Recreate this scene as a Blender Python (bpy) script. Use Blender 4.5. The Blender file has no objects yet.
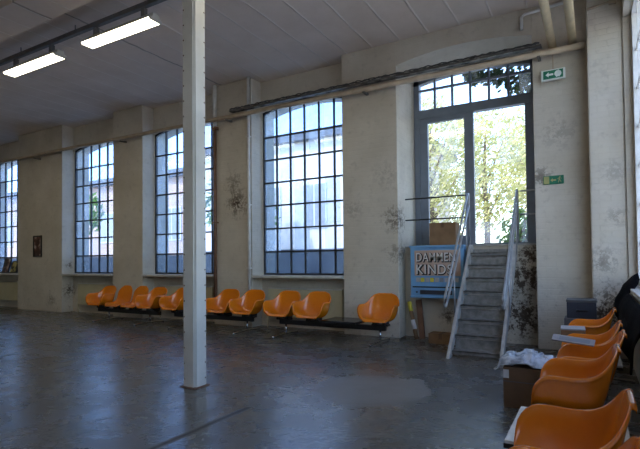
import bpy, bmesh, math, random
from mathutils import Vector, Matrix, noise as mnoise
random.seed(7)
S = bpy.context.scene
COL = S.collection
PI = math.pi

# ------------------------------------------------------------------ helpers
class MB:
    """collects shapes in one bmesh and links them as one mesh object"""
    def __init__(self): self.b = bmesh.new()
    def box(self, x0, x1, y0, y1, z0, z1, bev=0.0, mi=0):
        r = bmesh.ops.create_cube(self.b, size=1.0)
        for v in r['verts']:
            v.co = Vector((x0 + (v.co.x + .5) * (x1 - x0), y0 + (v.co.y + .5) * (y1 - y0), z0 + (v.co.z + .5) * (z1 - z0)))
        fs = {f for v in r['verts'] for f in v.link_faces}
        for f in fs: f.material_index = mi
        if bev:
            es = list({e for v in r['verts'] for e in v.link_edges})
            bmesh.ops.bevel(self.b, geom=es, offset=bev, segments=2, affect='EDGES', profile=.6)
        return self
    def tube(self, pts, r, n=10, cap=True, mi=0):
        pts = [Vector(p) for p in pts]; rings = []
        for i, p in enumerate(pts):
            a = pts[max(i - 1, 0)]; c = pts[min(i + 1, len(pts) - 1)]
            t = (c - a).normalized()
            up = Vector((0, 0, 1)) if abs(t.z) < .9 else Vector((0, 1, 0))
            s = t.cross(up).normalized(); u = s.cross(t).normalized()
            rr = r[i] if isinstance(r, (list, tuple)) else r
            rings.append([self.b.verts.new(p + (s * math.cos(2 * PI * k / n) + u * math.sin(2 * PI * k / n)) * rr) for k in range(n)])
        for a, c in zip(rings, rings[1:]):
            for k in range(n):
                f = self.b.faces.new((a[k], a[(k + 1) % n], c[(k + 1) % n], c[k])); f.smooth = True; f.material_index = mi
        if cap:
            f = self.b.faces.new(rings[0][::-1]); f.material_index = mi
            f = self.b.faces.new(rings[-1]); f.material_index = mi
        return self
    def prism(self, poly, axis, a, c, mi=0):
        """extrude a 2-D outline along an axis between a and c"""
        def P(u, v, w):
            return {'x': (w, u, v), 'y': (u, w, v), 'z': (u, v, w)}[axis]
        A = [self.b.verts.new(P(u, v, a)) for u, v in poly]; C = [self.b.verts.new(P(u, v, c)) for u, v in poly]
        n = len(poly)
        fs = [self.b.faces.new(A), self.b.faces.new(C[::-1])]
        for k in range(n): fs.append(self.b.faces.new((A[k], A[(k + 1) % n], C[(k + 1) % n], C[k])))
        for f in fs: f.material_index = mi
        return self
    def dome(self, c, r, axis, n=6, mi=0):
        """small rivet head"""
        c = Vector(c); ax = Vector(axis)
        t = ax.orthogonal().normalized(); s = ax.cross(t)
        base = [self.b.verts.new(c + (t * math.cos(2 * PI * k / n) + s * math.sin(2 * PI * k / n)) * r) for k in range(n)]
        top = self.b.verts.new(c + ax * r * .7)
        for k in range(n): self.b.faces.new((base[k], base[(k + 1) % n], top)).material_index = mi
        return self
    def build(self, name, mats, parent=None, loc=None):
        bmesh.ops.recalc_face_normals(self.b, faces=self.b.faces)
        me = bpy.data.meshes.new(name); self.b.to_mesh(me); self.b.free()
        for m in (mats if isinstance(mats, (list, tuple)) else [mats]): me.materials.append(m)
        o = bpy.data.objects.new(name, me); COL.objects.link(o)
        if parent: o.parent = parent
        if loc: o.location = loc
        return o

def tag(o, label, cat, group=None, kind=None):
    o['label'] = label; o['category'] = cat
    if group: o['group'] = group
    if kind: o['kind'] = kind
    return o
def structure(o, label=None, cat=None):
    o['kind'] = 'structure'
    if label: o['label'] = label
    if cat: o['category'] = cat
    return o
def empty(name, loc=(0, 0, 0), rz=0.0):
    o = bpy.data.objects.new(name, None); COL.objects.link(o)
    o.location = loc; o.rotation_euler = (0, 0, rz); return o
def copy_tree(o, parent=None):
    c = o.copy(); COL.objects.link(c)
    if parent: c.parent = parent
    for ch in o.children: copy_tree(ch, c)
    return c
def at(root, o):
    """keep a part given in world coordinates in place under its root"""
    o.matrix_parent_inverse = Matrix.LocRotScale(root.location, root.rotation_euler, None).inverted(); return o
def smooth(o):
    for p in o.data.polygons: p.use_smooth = True
    return o

# ------------------------------------------------------------------ materials
def new_mat(name):
    m = bpy.data.materials.new(name); m.use_nodes = True
    nt = m.node_tree; return m, nt, nt.nodes['Principled BSDF']
def N(nt, t, **kw):
    n = nt.nodes.new(t)
    for k, v in kw.items(): setattr(n, k, v)
    return n
def mixc(nt, fac, a, b, mode='MIX'):
    n = N(nt, 'ShaderNodeMix', data_type='RGBA', blend_type=mode)
    for s, v in ((n.inputs[0], fac), (n.inputs[6], a), (n.inputs[7], b)):
        if hasattr(v, 'is_output'): nt.links.new(v, s)
        elif isinstance(v, (int, float)): s.default_value = v
        else: s.default_value = (*v, 1)
    return n.outputs[2]
def math_(nt, op, a, b=None, c=None):
    n = N(nt, 'ShaderNodeMath', operation=op)
    for s, v in zip(n.inputs, (a, b, c)):
        if v is None: continue
        if hasattr(v, 'is_output'): nt.links.new(v, s)
        else: s.default_value = v
    return n.outputs[0]
def coords(nt): return N(nt, 'ShaderNodeTexCoord').outputs['Object']
def worldpos(nt): return N(nt, 'ShaderNodeNewGeometry').outputs['Position']
def noise_(nt, vec, scale, detail=4, rough=.55, dist=0):
    n = N(nt, 'ShaderNodeTexNoise'); n.inputs['Scale'].default_value = scale
    n.inputs['Detail'].default_value = detail; n.inputs['Roughness'].default_value = rough; n.inputs['Distortion'].default_value = dist
    nt.links.new(vec, n.inputs['Vector']); return n.outputs['Fac']
def ramp(nt, fac, stops):
    n = N(nt, 'ShaderNodeValToRGB'); e = n.color_ramp.elements
    while len(e) < len(stops): e.new(.5)
    for el, (p, c) in zip(e, stops):
        el.position = p; el.color = (*c, 1) if isinstance(c, (tuple, list)) else (c, c, c, 1)
    nt.links.new(fac, n.inputs['Fac']); return n.outputs['Color']
def bump(nt, h, strength, dist, bsdf):
    n = N(nt, 'ShaderNodeBump'); n.inputs['Strength'].default_value = strength; n.inputs['Distance'].default_value = dist
    nt.links.new(h, n.inputs['Height']); nt.links.new(n.outputs['Normal'], bsdf.inputs['Normal'])

def plain(name, col, rough=.5, metal=0.0, var=.12, scale=8.0, spec=.5, bmp=0.0):
    m, nt, b = new_mat(name)
    f = noise_(nt, coords(nt), scale)
    c = mixc(nt, ramp(nt, f, [(.3, 0.), (.7, 1.)]), [x * (1 - var) for x in col], [min(1, x * (1 + var)) for x in col])
    nt.links.new(c, b.inputs['Base Color'])
    b.inputs['Roughness'].default_value = rough; b.inputs['Metallic'].default_value = metal
    b.inputs['Specular IOR Level'].default_value = spec
    if bmp: bump(nt, noise_(nt, coords(nt), scale * 6), bmp, .01, b)
    return m

def wall_material(name, base, spots, brick=.6):
    m, nt, b = new_mat(name)
    P = worldpos(nt)
    sp = N(nt, 'ShaderNodeSeparateXYZ'); nt.links.new(P, sp.inputs[0])
    cv = N(nt, 'ShaderNodeCombineXYZ')
    nt.links.new(math_(nt, 'ADD', sp.outputs[0], sp.outputs[1]), cv.inputs[0]); nt.links.new(sp.outputs[2], cv.inputs[1])
    br = N(nt, 'ShaderNodeTexBrick'); nt.links.new(cv.outputs[0], br.inputs['Vector'])
    br.inputs['Scale'].default_value = 1.0; br.inputs['Brick Width'].default_value = .25; br.inputs['Row Height'].default_value = .075
    br.inputs['Mortar Size'].default_value = .006; br.inputs['Mortar Smooth'].default_value = .6
    br.inputs['Color1'].default_value = (1, 1, 1, 1); br.inputs['Color2'].default_value = (.93, .93, .93, 1); br.inputs['Mortar'].default_value = (.86, .85, .83, 1)
    big = noise_(nt, P, 1.1, 5, .6); fine = noise_(nt, P, 9, 5, .65)
    br.inputs['Mortar'].default_value = (.955, .95, .945, 1); br.inputs['Color2'].default_value = (.97, .97, .97, 1)
    c = mixc(nt, ramp(nt, big, [(.35, 0.), (.68, 1.)]), base, [base[0] * .82, base[1] * .80, base[2] * .76])
    c = mixc(nt, .8, c, br.outputs['Color'], 'MULTIPLY')
    c = mixc(nt, math_(nt, 'MULTIPLY', ramp(nt, fine, [(.56, 0.), (.70, 1.)]), .35), c, (.33, .29, .24))
    # scuffs low down, chipped paint and soot patches
    low = N(nt, 'ShaderNodeMapRange'); low.inputs[1].default_value = .9; low.inputs[2].default_value = 0.0
    nt.links.new(sp.outputs[2], low.inputs[0])
    chips = ramp(nt, noise_(nt, P, 18, 5, .75, .1), [(.60, 0.), (.66, 1.)])
    c = mixc(nt, math_(nt, 'MULTIPLY', math_(nt, 'MULTIPLY', chips, low.outputs[0]), .6), c, (.11, .085, .065))
    rag = noise_(nt, P, 13, 6, .8, .15)
    for (x, y, z, r, amt) in spots:
        d = N(nt, 'ShaderNodeVectorMath', operation='DISTANCE'); nt.links.new(P, d.inputs[0]); d.inputs[1].default_value = (x, y, z)
        mk = N(nt, 'ShaderNodeMapRange'); mk.inputs[1].default_value = r; mk.inputs[2].default_value = r * .15
        nt.links.new(d.outputs['Value'], mk.inputs[0])
        t = math_(nt, 'MULTIPLY', mk.outputs[0], ramp(nt, math_(nt, 'ADD', rag, math_(nt, 'MULTIPLY', mk.outputs[0], .12)), [(.54, 0.), (.62, 1.)]))
        c = mixc(nt, math_(nt, 'MULTIPLY', t, amt), c, (.085, .062, .045))
    nt.links.new(c, b.inputs['Base Color']); b.inputs['Roughness'].default_value = .8; b.inputs['Specular IOR Level'].default_value = .25
    h = math_(nt, 'ADD', math_(nt, 'MULTIPLY', br.outputs['Fac'], -brick), math_(nt, 'MULTIPLY', fine, .9))
    bump(nt, h, .35, .012, b)
    return m

SPOTS = [(-5.98, 7.2, 2.35, .38, 1), (-6.05, 7.2, 2.75, .35, .6), (-.62, 7.2, 2.35, .25, .7), (-.4, 7.2, 2.95, .35, .3), (-2.75, 7.3, 1.9, .35, .9),
         (-2.72, 7.3, 1.35, .3, .7), (-.88, 7.5, .95, .42, 1.4), (-.95, 7.5, .4, .5, 1.4), (-.8, 7.5, 1.3, .3, 1.2), (-2.0, 7.5, .35, .2, .9),
         (-3.5, 7.2, 2.1, .3, .3), (-2.9, 7.2, 2.6, .35, .25), (.18, 6.9, .55, .5, 1.2), (.1, 6.9, 1.2, .3, .5), (.24, 6.9, 2.3, .25, .3), (.25, 6.9, 1.75, .2, .4),
         (-11.64, 7.4, .55, .25, .9), (-11.64, 7.4, 1.2, .15, .8), (-12.1, 7.2, .3, .3, .5)]
M = {}
M['wall'] = wall_material('painted_brick', (.62, .565, .475), SPOTS)
M['wall_plain'] = wall_material('painted_plaster', (.60, .53, .43), [], .25)

def ceiling_material():
    m, nt, b = new_mat('board_marked_ceiling')
    P = worldpos(nt); sp = N(nt, 'ShaderNodeSeparateXYZ'); nt.links.new(P, sp.inputs[0])
    x = math_(nt, 'ADD', math_(nt, 'DIVIDE', sp.outputs[0], .47), math_(nt, 'MULTIPLY', noise_(nt, P, .8), .18))
    fr = math_(nt, 'ABSOLUTE', math_(nt, 'SUBTRACT', math_(nt, 'FRACT', x), .5))
    ridge = ramp(nt, fr, [(0.0, 1.), (.045, 0.)])
    n = noise_(nt, P, 1.4, 5, .6)
    c = mixc(nt, ramp(nt, n, [(.3, 0.), (.7, 1.)]), (.62, .515, .43), (.72, .615, .53))
    c = mixc(nt, math_(nt, 'MULTIPLY', ridge, .6), c, (.80, .74, .68))
    crack = ramp(nt, math_(nt, 'ABSOLUTE', math_(nt, 'SUBTRACT', math_(nt, 'ADD', sp.outputs[0], math_(nt, 'MULTIPLY', noise_(nt, P, 2.2), .12)), -6.31)), [(0., 1.), (.03, 0.)])
    c = mixc(nt, math_(nt, 'MULTIPLY', crack, .7), c, (.1, .09, .08))
    nt.links.new(c, b.inputs['Base Color']); b.inputs['Roughness'].default_value = .85; b.inputs['Specular IOR Level'].default_value = .2
    bump(nt, math_(nt, 'ADD', ridge, math_(nt, 'MULTIPLY', noise_(nt, P, 12), .25)), .6, .02, b)
    return m
M['ceiling'] = ceiling_material()

def floor_material():
    m, nt, b = new_mat('sealed_concrete')
    P = worldpos(nt); sp = N(nt, 'ShaderNodeSeparateXYZ'); nt.links.new(P, sp.inputs[0])
    big = noise_(nt, P, .55, 5, .6, .4); mid = noise_(nt, P, 3.0, 7, .66, .1); fine = noise_(nt, P, 28, 4, .7)
    c = mixc(nt, ramp(nt, big, [(.32, 0.), (.68, 1.)]), (.068, .066, .062), (.11, .105, .097))
    c = mixc(nt, math_(nt, 'MULTIPLY', ramp(nt, mid, [(.52, 0.), (.70, 1.)]), .4), c, (.13, .12, .105))
    c = mixc(nt, math_(nt, 'MULTIPLY', ramp(nt, mid, [(.28, 1.), (.42, 0.)]), .5), c, (.04, .038, .036))
    # a lighter repair patch with a ragged edge
    d = N(nt, 'ShaderNodeVectorMath', operation='DISTANCE'); nt.links.new(P, d.inputs[0]); d.inputs[1].default_value = (-1.9, 4.25, 0)
    pm = ramp(nt, math_(nt, 'ADD', d.outputs['Value'], math_(nt, 'MULTIPLY', mid, .9)), [(.98, 1.), (1.04, 0.)])
    c = mixc(nt, math_(nt, 'MULTIPLY', pm, .75), c, (.17, .155, .135))
    dj = ramp(nt, math_(nt, 'ABSOLUTE', math_(nt, 'SUBTRACT', math_(nt, 'ADD', sp.outputs[0], math_(nt, 'MULTIPLY', noise_(nt, P, 1.6, 4, .6), .07)), -2.55)), [(0., 1.), (.04, 0.)])
    dj = math_(nt, 'MULTIPLY', dj, math_(nt, 'LESS_THAN', math_(nt, 'ADD', sp.outputs[1], mid), 3.75))
    # expansion joints running towards the windows, and one wandering crack
    wob = math_(nt, 'MULTIPLY', noise_(nt, P, 1.6, 4, .6), .14)
    for xj, w, amt, colr in ((-2.55, .032, 1.0, (.008, .008, .008)), (-5.69, .04, .6, (.2, .18, .16)), (-8.75, .018, .6, (.05, .045, .04))):
        j = ramp(nt, math_(nt, 'ABSOLUTE', math_(nt, 'SUBTRACT', math_(nt, 'ADD', sp.outputs[0], math_(nt, 'MULTIPLY', wob, .5)), xj)), [(0., 1.), (w, 0.)])
        c = mixc(nt, math_(nt, 'MULTIPLY', math_(nt, 'MULTIPLY', j, amt), math_(nt, 'LESS_THAN', math_(nt, 'ADD', sp.outputs[1], mid), 3.75) if xj == -2.55 else 1.0), c, colr)
    ck = math_(nt, 'ABSOLUTE', math_(nt, 'SUBTRACT', math_(nt, 'ADD', sp.outputs[1], math_(nt, 'MULTIPLY', noise_(nt, P, 1.1, 6, .7), .7)), 4.05))
    ckm = math_(nt, 'MULTIPLY', ramp(nt, ck, [(0., 1.), (.012, 0.)]), math_(nt, 'GREATER_THAN', sp.outputs[0], -2.6))
    c = mixc(nt, math_(nt, 'MULTIPLY', ckm, .8), c, (.03, .028, .026))
    nt.links.new(c, b.inputs['Base Color'])
    r = N(nt, 'ShaderNodeMapRange'); r.inputs[3].default_value = .12; r.inputs[4].default_value = .42
    nt.links.new(mid, r.inputs[0]); nt.links.new(math_(nt, 'ADD', r.outputs[0], math_(nt, 'MULTIPLY', math_(nt, 'ADD', dj, math_(nt, 'MULTIPLY', pm, .4)), .5)), b.inputs['Roughness'])
    b.inputs['Specular IOR Level'].default_value = .8
    bump(nt, math_(nt, 'ADD', math_(nt, 'MULTIPLY', mid, 1.0), math_(nt, 'MULTIPLY', fine, .35)), .22, .012, b)
    return m
M['floor'] = floor_material()

def glass_material(name, clear, tint, milk):
    """old dusty window glass: partly clear, partly milky"""
    m = bpy.data.materials.new(name); m.use_nodes = True; nt = m.node_tree
    for n in list(nt.nodes): nt.nodes.remove(n)
    out = N(nt, 'ShaderNodeOutputMaterial')
    tr = N(nt, 'ShaderNodeBsdfTransparent'); tr.inputs[0].default_value = (*tint, 1)
    tl = N(nt, 'ShaderNodeBsdfTranslucent'); tl.inputs[0].default_value = (*milk, 1)
    gl = N(nt, 'ShaderNodeBsdfGlossy'); gl.inputs['Roughness'].default_value = .08; gl.inputs[0].default_value = (.9, .95, 1, 1)
    P = worldpos(nt)
    # each pane gets its own amount of dirt
    sp = N(nt, 'ShaderNodeVectorMath', operation='DIVIDE'); nt.links.new(P, sp.inputs[0]); sp.inputs[1].default_value = (.325, 9, .462)
    fl = N(nt, 'ShaderNodeVectorMath', operation='FLOOR'); nt.links.new(sp.outputs[0], fl.inputs[0])
    wn = N(nt, 'ShaderNodeTexWhiteNoise', noise_dimensions='3D'); nt.links.new(fl.outputs[0], wn.inputs['Vector'])
    dirt = math_(nt, 'ADD', math_(nt, 'MULTIPLY', wn.outputs['Value'], .30), math_(nt, 'MULTIPLY', noise_(nt, P, 5, 5, .7), .45))
    fac = math_(nt, 'ADD', dirt, (1 - clear) - .36); fac = math_(nt, 'MAXIMUM', fac, 0.0)
    m1 = N(nt, 'ShaderNodeMixShader'); nt.links.new(fac, m1.inputs[0]); nt.links.new(tr.outputs[0], m1.inputs[1]); nt.links.new(tl.outputs[0], m1.inputs[2])
    m2 = N(nt, 'ShaderNodeMixShader'); m2.inputs[0].default_value = .06
    nt.links.new(m1.outputs[0], m2.inputs[1]); nt.links.new(gl.outputs[0], m2.inputs[2])
    nt.links.new(m2.outputs[0], out.inputs[0]); return m
M['dusty_glass'] = glass_material('dusty_glass', .90, (.72, .84, 1.0), (.72, .82, .95))
M['obscured_glass'] = glass_material('obscured_glass', .72, (.46, .55, .66), (.38, .45, .54))
M['door_glass'] = glass_material('door_glass', 1.0, (.97, .98, 1.0), (.8, .8, .8))

M['iron'] = plain('window_iron', (.035, .037, .042), .5, .3)
M['sill'] = plain('painted_sill', (.55, .53, .48), .6, 0, .15, 5)
M['white_paint'] = plain('white_gloss_paint', (.66, .65, .62), .45)
M['column_paint'] = plain('column_paint', (.60, .57, .51), .42, 0, .12, 3)
M['rust'] = plain('rust', (.12, .06, .035), .8, 0, .4, 20)
M['door_paint'] = plain('blue_grey_door_paint', (.17, .20, .245), .45, 0, .12, 4)
M['steel'] = plain('galvanised_steel', (.36, .37, .38), .42, .55, .2, 12)
M['tread'] = plain('worn_tread_steel', (.24, .23, .215), .5, .3, .35, 14, bmp=.4)
M['stringer'] = plain('painted_stair_steel', (.40, .39, .37), .5, .2, .2, 8)
M['chrome'] = plain('chrome', (.62, .62, .62), .18, 1.0, .05)
M['black_metal'] = plain('black_metal', (.02, .02, .021), .4, .2)
M['black_laminate'] = plain('black_laminate', (.022, .021, .02), .25)
M['white_laminate'] = plain('white_laminate', (.70, .70, .68), .35)
M['cream'] = plain('radiator_cream', (.52, .46, .29), .5, 0, .1, 3)
M['brown_pipe'] = plain('brown_pipe_paint', (.17, .085, .05), .5, 0, .25, 10)
M['beige_pipe'] = plain('beige_pipe_paint', (.42, .33, .23), .5, 0, .18, 6)
M['yellow_pipe'] = plain('yellowed_pipe_paint', (.55, .44, .27), .45, 0, .15, 6)
M['tray'] = plain('cable_tray_steel', (.17, .16, .15), .5, .4)
M['cable'] = plain('grey_cable', (.05, .05, .05), .5)
M['cable_light'] = plain('pale_cable', (.38, .37, .34), .5)
M['blue'] = plain('blue_cabinet_paint', (.16, .35, .58), .42, 0, .1, 5)
M['pink_panel'] = plain('pinkish_panel', (.50, .36, .28), .6, 0, .1, 6)
M['ink'] = plain('black_ink', (.012, .012, .014), .5)
M['letter'] = plain('letter_white', (.72, .70, .66), .5)
M['grey_label'] = plain('grey_label', (.22, .24, .27), .5)
M['letter_dim'] = plain('pale_label', (.42, .40, .40), .5)
M['yellow'] = plain('yellow_label', (.65, .55, .06), .5)
M['cardboard'] = plain('cardboard', (.235, .135, .065), .85, 0, .15, 7)
M['cardboard_dark'] = plain('old_cardboard', (.15, .085, .045), .85, 0, .2, 7)
M['paper'] = plain('white_paper', (.72, .72, .74), .7)
M['paper_dull'] = plain('greyed_paper', (.34, .32, .32), .7)
M['sign_green'] = plain('sign_green', (.012, .16, .085), .4)
M['sign_white'] = plain('sign_white', (.72, .76, .72), .4)
M['sign_glow'] = plain('sign_yellow', (.36, .34, .13), .4)
M['dark_box'] = plain('dark_blue_case', (.03, .035, .05), .45)
M['grey_box'] = plain('grey_carton', (.10, .098, .10), .7)
M['cloth_black'] = plain('black_cloth', (.004, .004, .005), .95, 0, .3, 30, .08, .5)
M['lamp_body'] = plain('lamp_body_white', (.48, .46, .40), .5)
M['frame_black'] = plain('black_frame', (.02, .018, .016), .4)
M['bark'] = plain('bark', (.12, .09, .065), .9, 0, .35, 10)
M['stone'] = plain('pale_paving', (.55, .53, .49), .85, 0, .12, 3)

def shell_material():
    m, nt, b = new_mat('orange_fibreglass')
    f = noise_(nt, coords(nt), 22, 4, .6)
    c = mixc(nt, f, (.68, .175, .003), (.78, .228, .004))
    nt.links.new(c, b.inputs['Base Color']); b.inputs['Roughness'].default_value = .24; b.inputs['Specular IOR Level'].default_value = .55
    b.inputs['Coat Weight'].default_value = .5; b.inputs['Coat Roughness'].default_value = .06
    return m
M['orange'] = shell_material()

def lamp_material():
    m = bpy.data.materials.new('lit_diffuser'); m.use_nodes = True; nt = m.node_tree
    b = nt.nodes['Principled BSDF']; b.inputs['Base Color'].default_value = (.9, .9, .85, 1)
    b.inputs['Emission Color'].default_value = (1.0, .90, .68, 1); b.inputs['Emission Strength'].default_value = LAMP
    return m
LAMP = 11.0
M['lamp'] = lamp_material()

def bag_material():
    m, nt, b = new_mat('crumpled_clear_plastic')
    f = noise_(nt, coords(nt), 9, 4, .6)
    nt.links.new(mixc(nt, ramp(nt, f, [(.4, 0.), (.62, 1.)]), (.20, .23, .28), (.55, .61, .70)), b.inputs['Base Color'])
    b.inputs['Roughness'].default_value = .18; b.inputs['Coat Weight'].default_value = .6
    bump(nt, noise_(nt, coords(nt), 26, 5, .7, 1.0), .6, .012, b)
    return m
M['bag'] = bag_material()

def leaf_material(name, a, c, trans=.5):
    m = bpy.data.materials.new(name); m.use_nodes = True; nt = m.node_tree
    b = nt.nodes['Principled BSDF']; out = nt.nodes['Material Output']
    f = noise_(nt, worldpos(nt), 3.0, 3)
    colr = mixc(nt, ramp(nt, f, [(.35, 0.), (.65, 1.)]), a, c)
    nt.links.new(colr, b.inputs['Base Color']); b.inputs['Roughness'].default_value = .55
    tl = N(nt, 'ShaderNodeBsdfTranslucent'); nt.links.new(colr, tl.inputs[0])
    mx = N(nt, 'ShaderNodeMixShader'); mx.inputs[0].default_value = trans
    nt.links.new(b.outputs[0], mx.inputs[1]); nt.links.new(tl.outputs[0], mx.inputs[2]); nt.links.new(mx.outputs[0], out.inputs[0])
    return m
M['leaf_sunlit'] = leaf_material('sunlit_leaves', (.34, .36, .12), (.62, .60, .32))  # strong sunlight put into the leaf colour, washed out towards cream
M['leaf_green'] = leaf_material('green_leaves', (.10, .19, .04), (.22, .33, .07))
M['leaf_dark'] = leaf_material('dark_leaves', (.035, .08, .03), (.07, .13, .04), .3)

def facade_material(name, c1, c2, mortar):
    m, nt, b = new_mat(name)
    P = worldpos(nt); sp = N(nt, 'ShaderNodeSeparateXYZ'); nt.links.new(P, sp.inputs[0])
    cv = N(nt, 'ShaderNodeCombineXYZ'); nt.links.new(math_(nt, 'ADD', sp.outputs[0], sp.outputs[1]), cv.inputs[0]); nt.links.new(sp.outputs[2], cv.inputs[1])
    br = N(nt, 'ShaderNodeTexBrick'); nt.links.new(cv.outputs[0], br.inputs['Vector']); br.inputs['Scale'].default_value = 1
    br.inputs['Brick Width'].default_value = .26; br.inputs['Row Height'].default_value = .09; br.inputs['Mortar Size'].default_value = .01
    br.inputs['Color1'].default_value = (*c1, 1); br.inputs['Color2'].default_value = (*c2, 1); br.inputs['Mortar'].default_value = (*mortar, 1)
    nt.links.new(br.outputs['Color'], b.inputs['Base Color']); b.inputs['Roughness'].default_value = .9
    return m
M['facade_pale'] = facade_material('pale_render', (.66, .58, .52), (.62, .54, .48), (.60, .55, .50))
M['facade_brick'] = facade_material('red_brick', (.40, .22, .16), (.46, .27, .19), (.5, .45, .4))
M['facade_dark'] = plain('dark_plinth', (.05, .055, .07), .8)
M['ext_window'] = plain('curtained_window', (.30, .29, .29), .3)
M['roof'] = plain('roof_felt', (.10, .10, .11), .9)

# ------------------------------------------------------------------ room shell
ZC = 4.75
YF, YR, YB = 7.2, 7.5, 7.95            # pier front, recess face, outer face
XR = .36                               # inner face of the wall on the right
BAYS = [(-15.66, -13.66), (-11.645, -9.666), (-8.659, -6.569), (-5.616, -3.680)]
DOOR = (-2.698, -.695)

def arch_pts(x0, x1, zs, za, n=12):
    return [(x0 + (x1 - x0) * k / n, zs + (za - zs) * (1 - (2 * k / n - 1) ** 2)) for k in range(n + 1)]

fl = MB(); fl.box(-18, 1.2, -7, 8.1, -.2, 0); structure(fl.build('floor', M['floor']))
cl = MB(); cl.box(-18.4, 1.2, -7.4, 8.6, ZC, ZC + .4); cl.box(-18, XR, 3.28, 3.78, ZC - .17, ZC)
structure(cl.build('ceiling', M['ceiling']))

def wall_piece(fn):
    b = MB(); fn(b); structure(b.build('wall_back', M['wall']))
edges = [-18.0] + [e for b in BAYS for e in b] + [DOOR[0]]
for a, c in zip(edges[0::2], edges[1::2]): wall_piece(lambda w: w.box(a, c, YF, YB, 0, ZC, .012))
wall_piece(lambda w: w.box(DOOR[1], .5, YF, 8.35, 0, ZC, .012))
wall_piece(lambda w: w.box(-3.2, DOOR[0], YB - .0, 8.35, 0, ZC))
for x0, x1 in BAYS:
    wall_piece(lambda w: w.box(x0, x1, YR, YB, 0, .93))
    wall_piece(lambda w: w.prism(arch_pts(x0, x1, 4.14, 4.27) + [(x1, ZC), (x0, ZC)], 'y', YR, YB))
wall_piece(lambda w: w.box(DOOR[0], DOOR[1], YR, 8.35, 0, 1.44))              # apron and deep ledge under the door
wall_piece(lambda w: w.prism(arch_pts(DOOR[0], DOOR[1], 4.36, 4.47) + [(DOOR[1], ZC), (DOOR[0], ZC)], 'y', YF, 8.35))
wall_piece(lambda w: w.box(-.03, XR, 6.93, YF + .01, 0, ZC, .02))            # pier in the corner

XO = .85
def right_piece(fn):
    b = MB(); fn(b); structure(b.build('wall_right', M['wall']))
right_piece(lambda r: r.box(XR, XO, 6.9, 8.35, 0, ZC)); right_piece(lambda r: r.box(XR, XO, 1.4, 2.6, 0, ZC)); right_piece(lambda r: r.box(XR, XO, -7, -2.9, 0, ZC))
for y0, y1 in ((2.6, 6.9), (-2.9, 1.4)):
    right_piece(lambda r: r.box(XR, XO, y0, y1, 0, .86))
    right_piece(lambda r: r.prism([(y0, 4.2), ((y0 + y1) / 2, 4.3), (y1, 4.2), (y1, ZC), (y0, ZC)], 'x', XR, XO))
l = MB(); l.box(-18.4, -18, -7, 8.0, 0, ZC); structure(l.build('wall_left', M['wall_plain']))
f = MB(); f.box(-18.4, XO, -7.4, -7, 0, ZC); structure(f.build('wall_front', M['wall_plain']))

# sills
for i, (x0, x1) in enumerate(BAYS):
    t = MB(); t.box(x0 + .005, x1 - .005, 7.16, 7.60, .93, .975, .008)
    structure(t.build('trim_%d' % (i + 1), M['sill']))
for i, (y0, y1) in enumerate(((2.6, 6.9), (-2.9, 1.4))):
    t = MB(); t.box(.325, .72, y0 + .005, y1 - .005, .86, .91, .01)
    structure(t.build('trim_%d' % (i + 5), M['white_paint']))
t = MB(); t.box(DOOR[0] + .01, DOOR[1] - .01, 7.47, 8.3, 1.44, 1.462, .004); structure(t.build('trim_7', M['stringer']))

# windows: iron grid of six by seven panes under a flat arch
def window(n, x0, x1, zs=4.14, za=4.27, z0=.975, Y=7.55):
    root = empty('window_%d' % n, (x0, Y, z0)); structure(root, 'tall iron-barred factory window with an arched head', 'window')
    g = MB(); d = .028
    # outer frame following the arch
    ap = arch_pts(x0, x1, zs, za)
    outer = [(x0, z0), (x1, z0)] + ap[::-1]
    def inset(u, v): return (min(max(u, x0 + .035), x1 - .035), max(v, z0 + .035) - (.04 if v > 4 else 0))
    for k in range(len(outer)):
        a, b_ = outer[k], outer[(k + 1) % len(outer)]
        if a == b_: continue
        g.prism([a, b_, inset(*b_), inset(*a)], 'y', Y - d, Y + d)
    wd = (x1 - x0)
    cols = 6
    for k in range(1, cols):
        x = x0 + wd * k / cols
        u = 2 * (x - x0) / wd - 1
        g.box(x - .0145, x + .0145, Y - .02, Y + .02, z0, zs + (za - zs) * (1 - u * u) - .01)
    for k in range(1, 7):
        z = z0 + .445 * k
        g.box(x0 + .02, x1 - .02, Y - .018, Y + .018, z - .0145, z + .0145)
    at(root, g.build('window_frame', M['iron'], root))
    q = MB(); q.box(x0 + .01, x1 - .01, Y - .003, Y + .003, z0 + .01, z0 + .445); at(root, q.build('obscured_glass', M['obscured_glass'], root))
    p = MB(); p.prism([(x0 + .01, z0 + .446), (x1 - .01, z0 + .446)] + [(u, v - .015) for u, v in ap[::-1]], 'y', Y - .003, Y + .003)
    at(root, p.build('glass', M['dusty_glass'], root))
for i, (x0, x1) in enumerate(BAYS): window(i + 1, x0 + .03, x1 - .02)

def side_window(n, y0, y1):
    root = empty('window_%d' % n, (.5, y0, .91)); structure(root, 'tall white-framed window in the side wall', 'window')
    g = MB(); X = .50
    g.box(X - .05, X + .05, y0, y0 + .09, .91, 4.22); g.box(X - .05, X + .05, y1 - .09, y1, .91, 4.22)
    g.box(X - .05, X + .05, y0, y1, .91, 1.0); g.box(X - .05, X + .05, y0, y1, 4.18, 4.32)
    for k in range(1, 12):
        y = y0 + (y1 - y0) * k / 12; g.box(X - .02, X + .02, y - .014, y + .014, .95, 4.25)
    for k in range(1, 7): g.box(X - .018, X + .018, y0, y1, .95 + .465 * k - .014, .95 + .465 * k + .014)
    at(root, g.build('window_frame', M['white_paint'], root))
    p = MB(); p.box(X - .003, X + .003, y0 + .02, y1 - .02, .93, 4.25); at(root, p.build('glass', M['door_glass'], root))
side_window(5, 2.6, 6.9); side_window(6, -2.9, 1.4)

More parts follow.
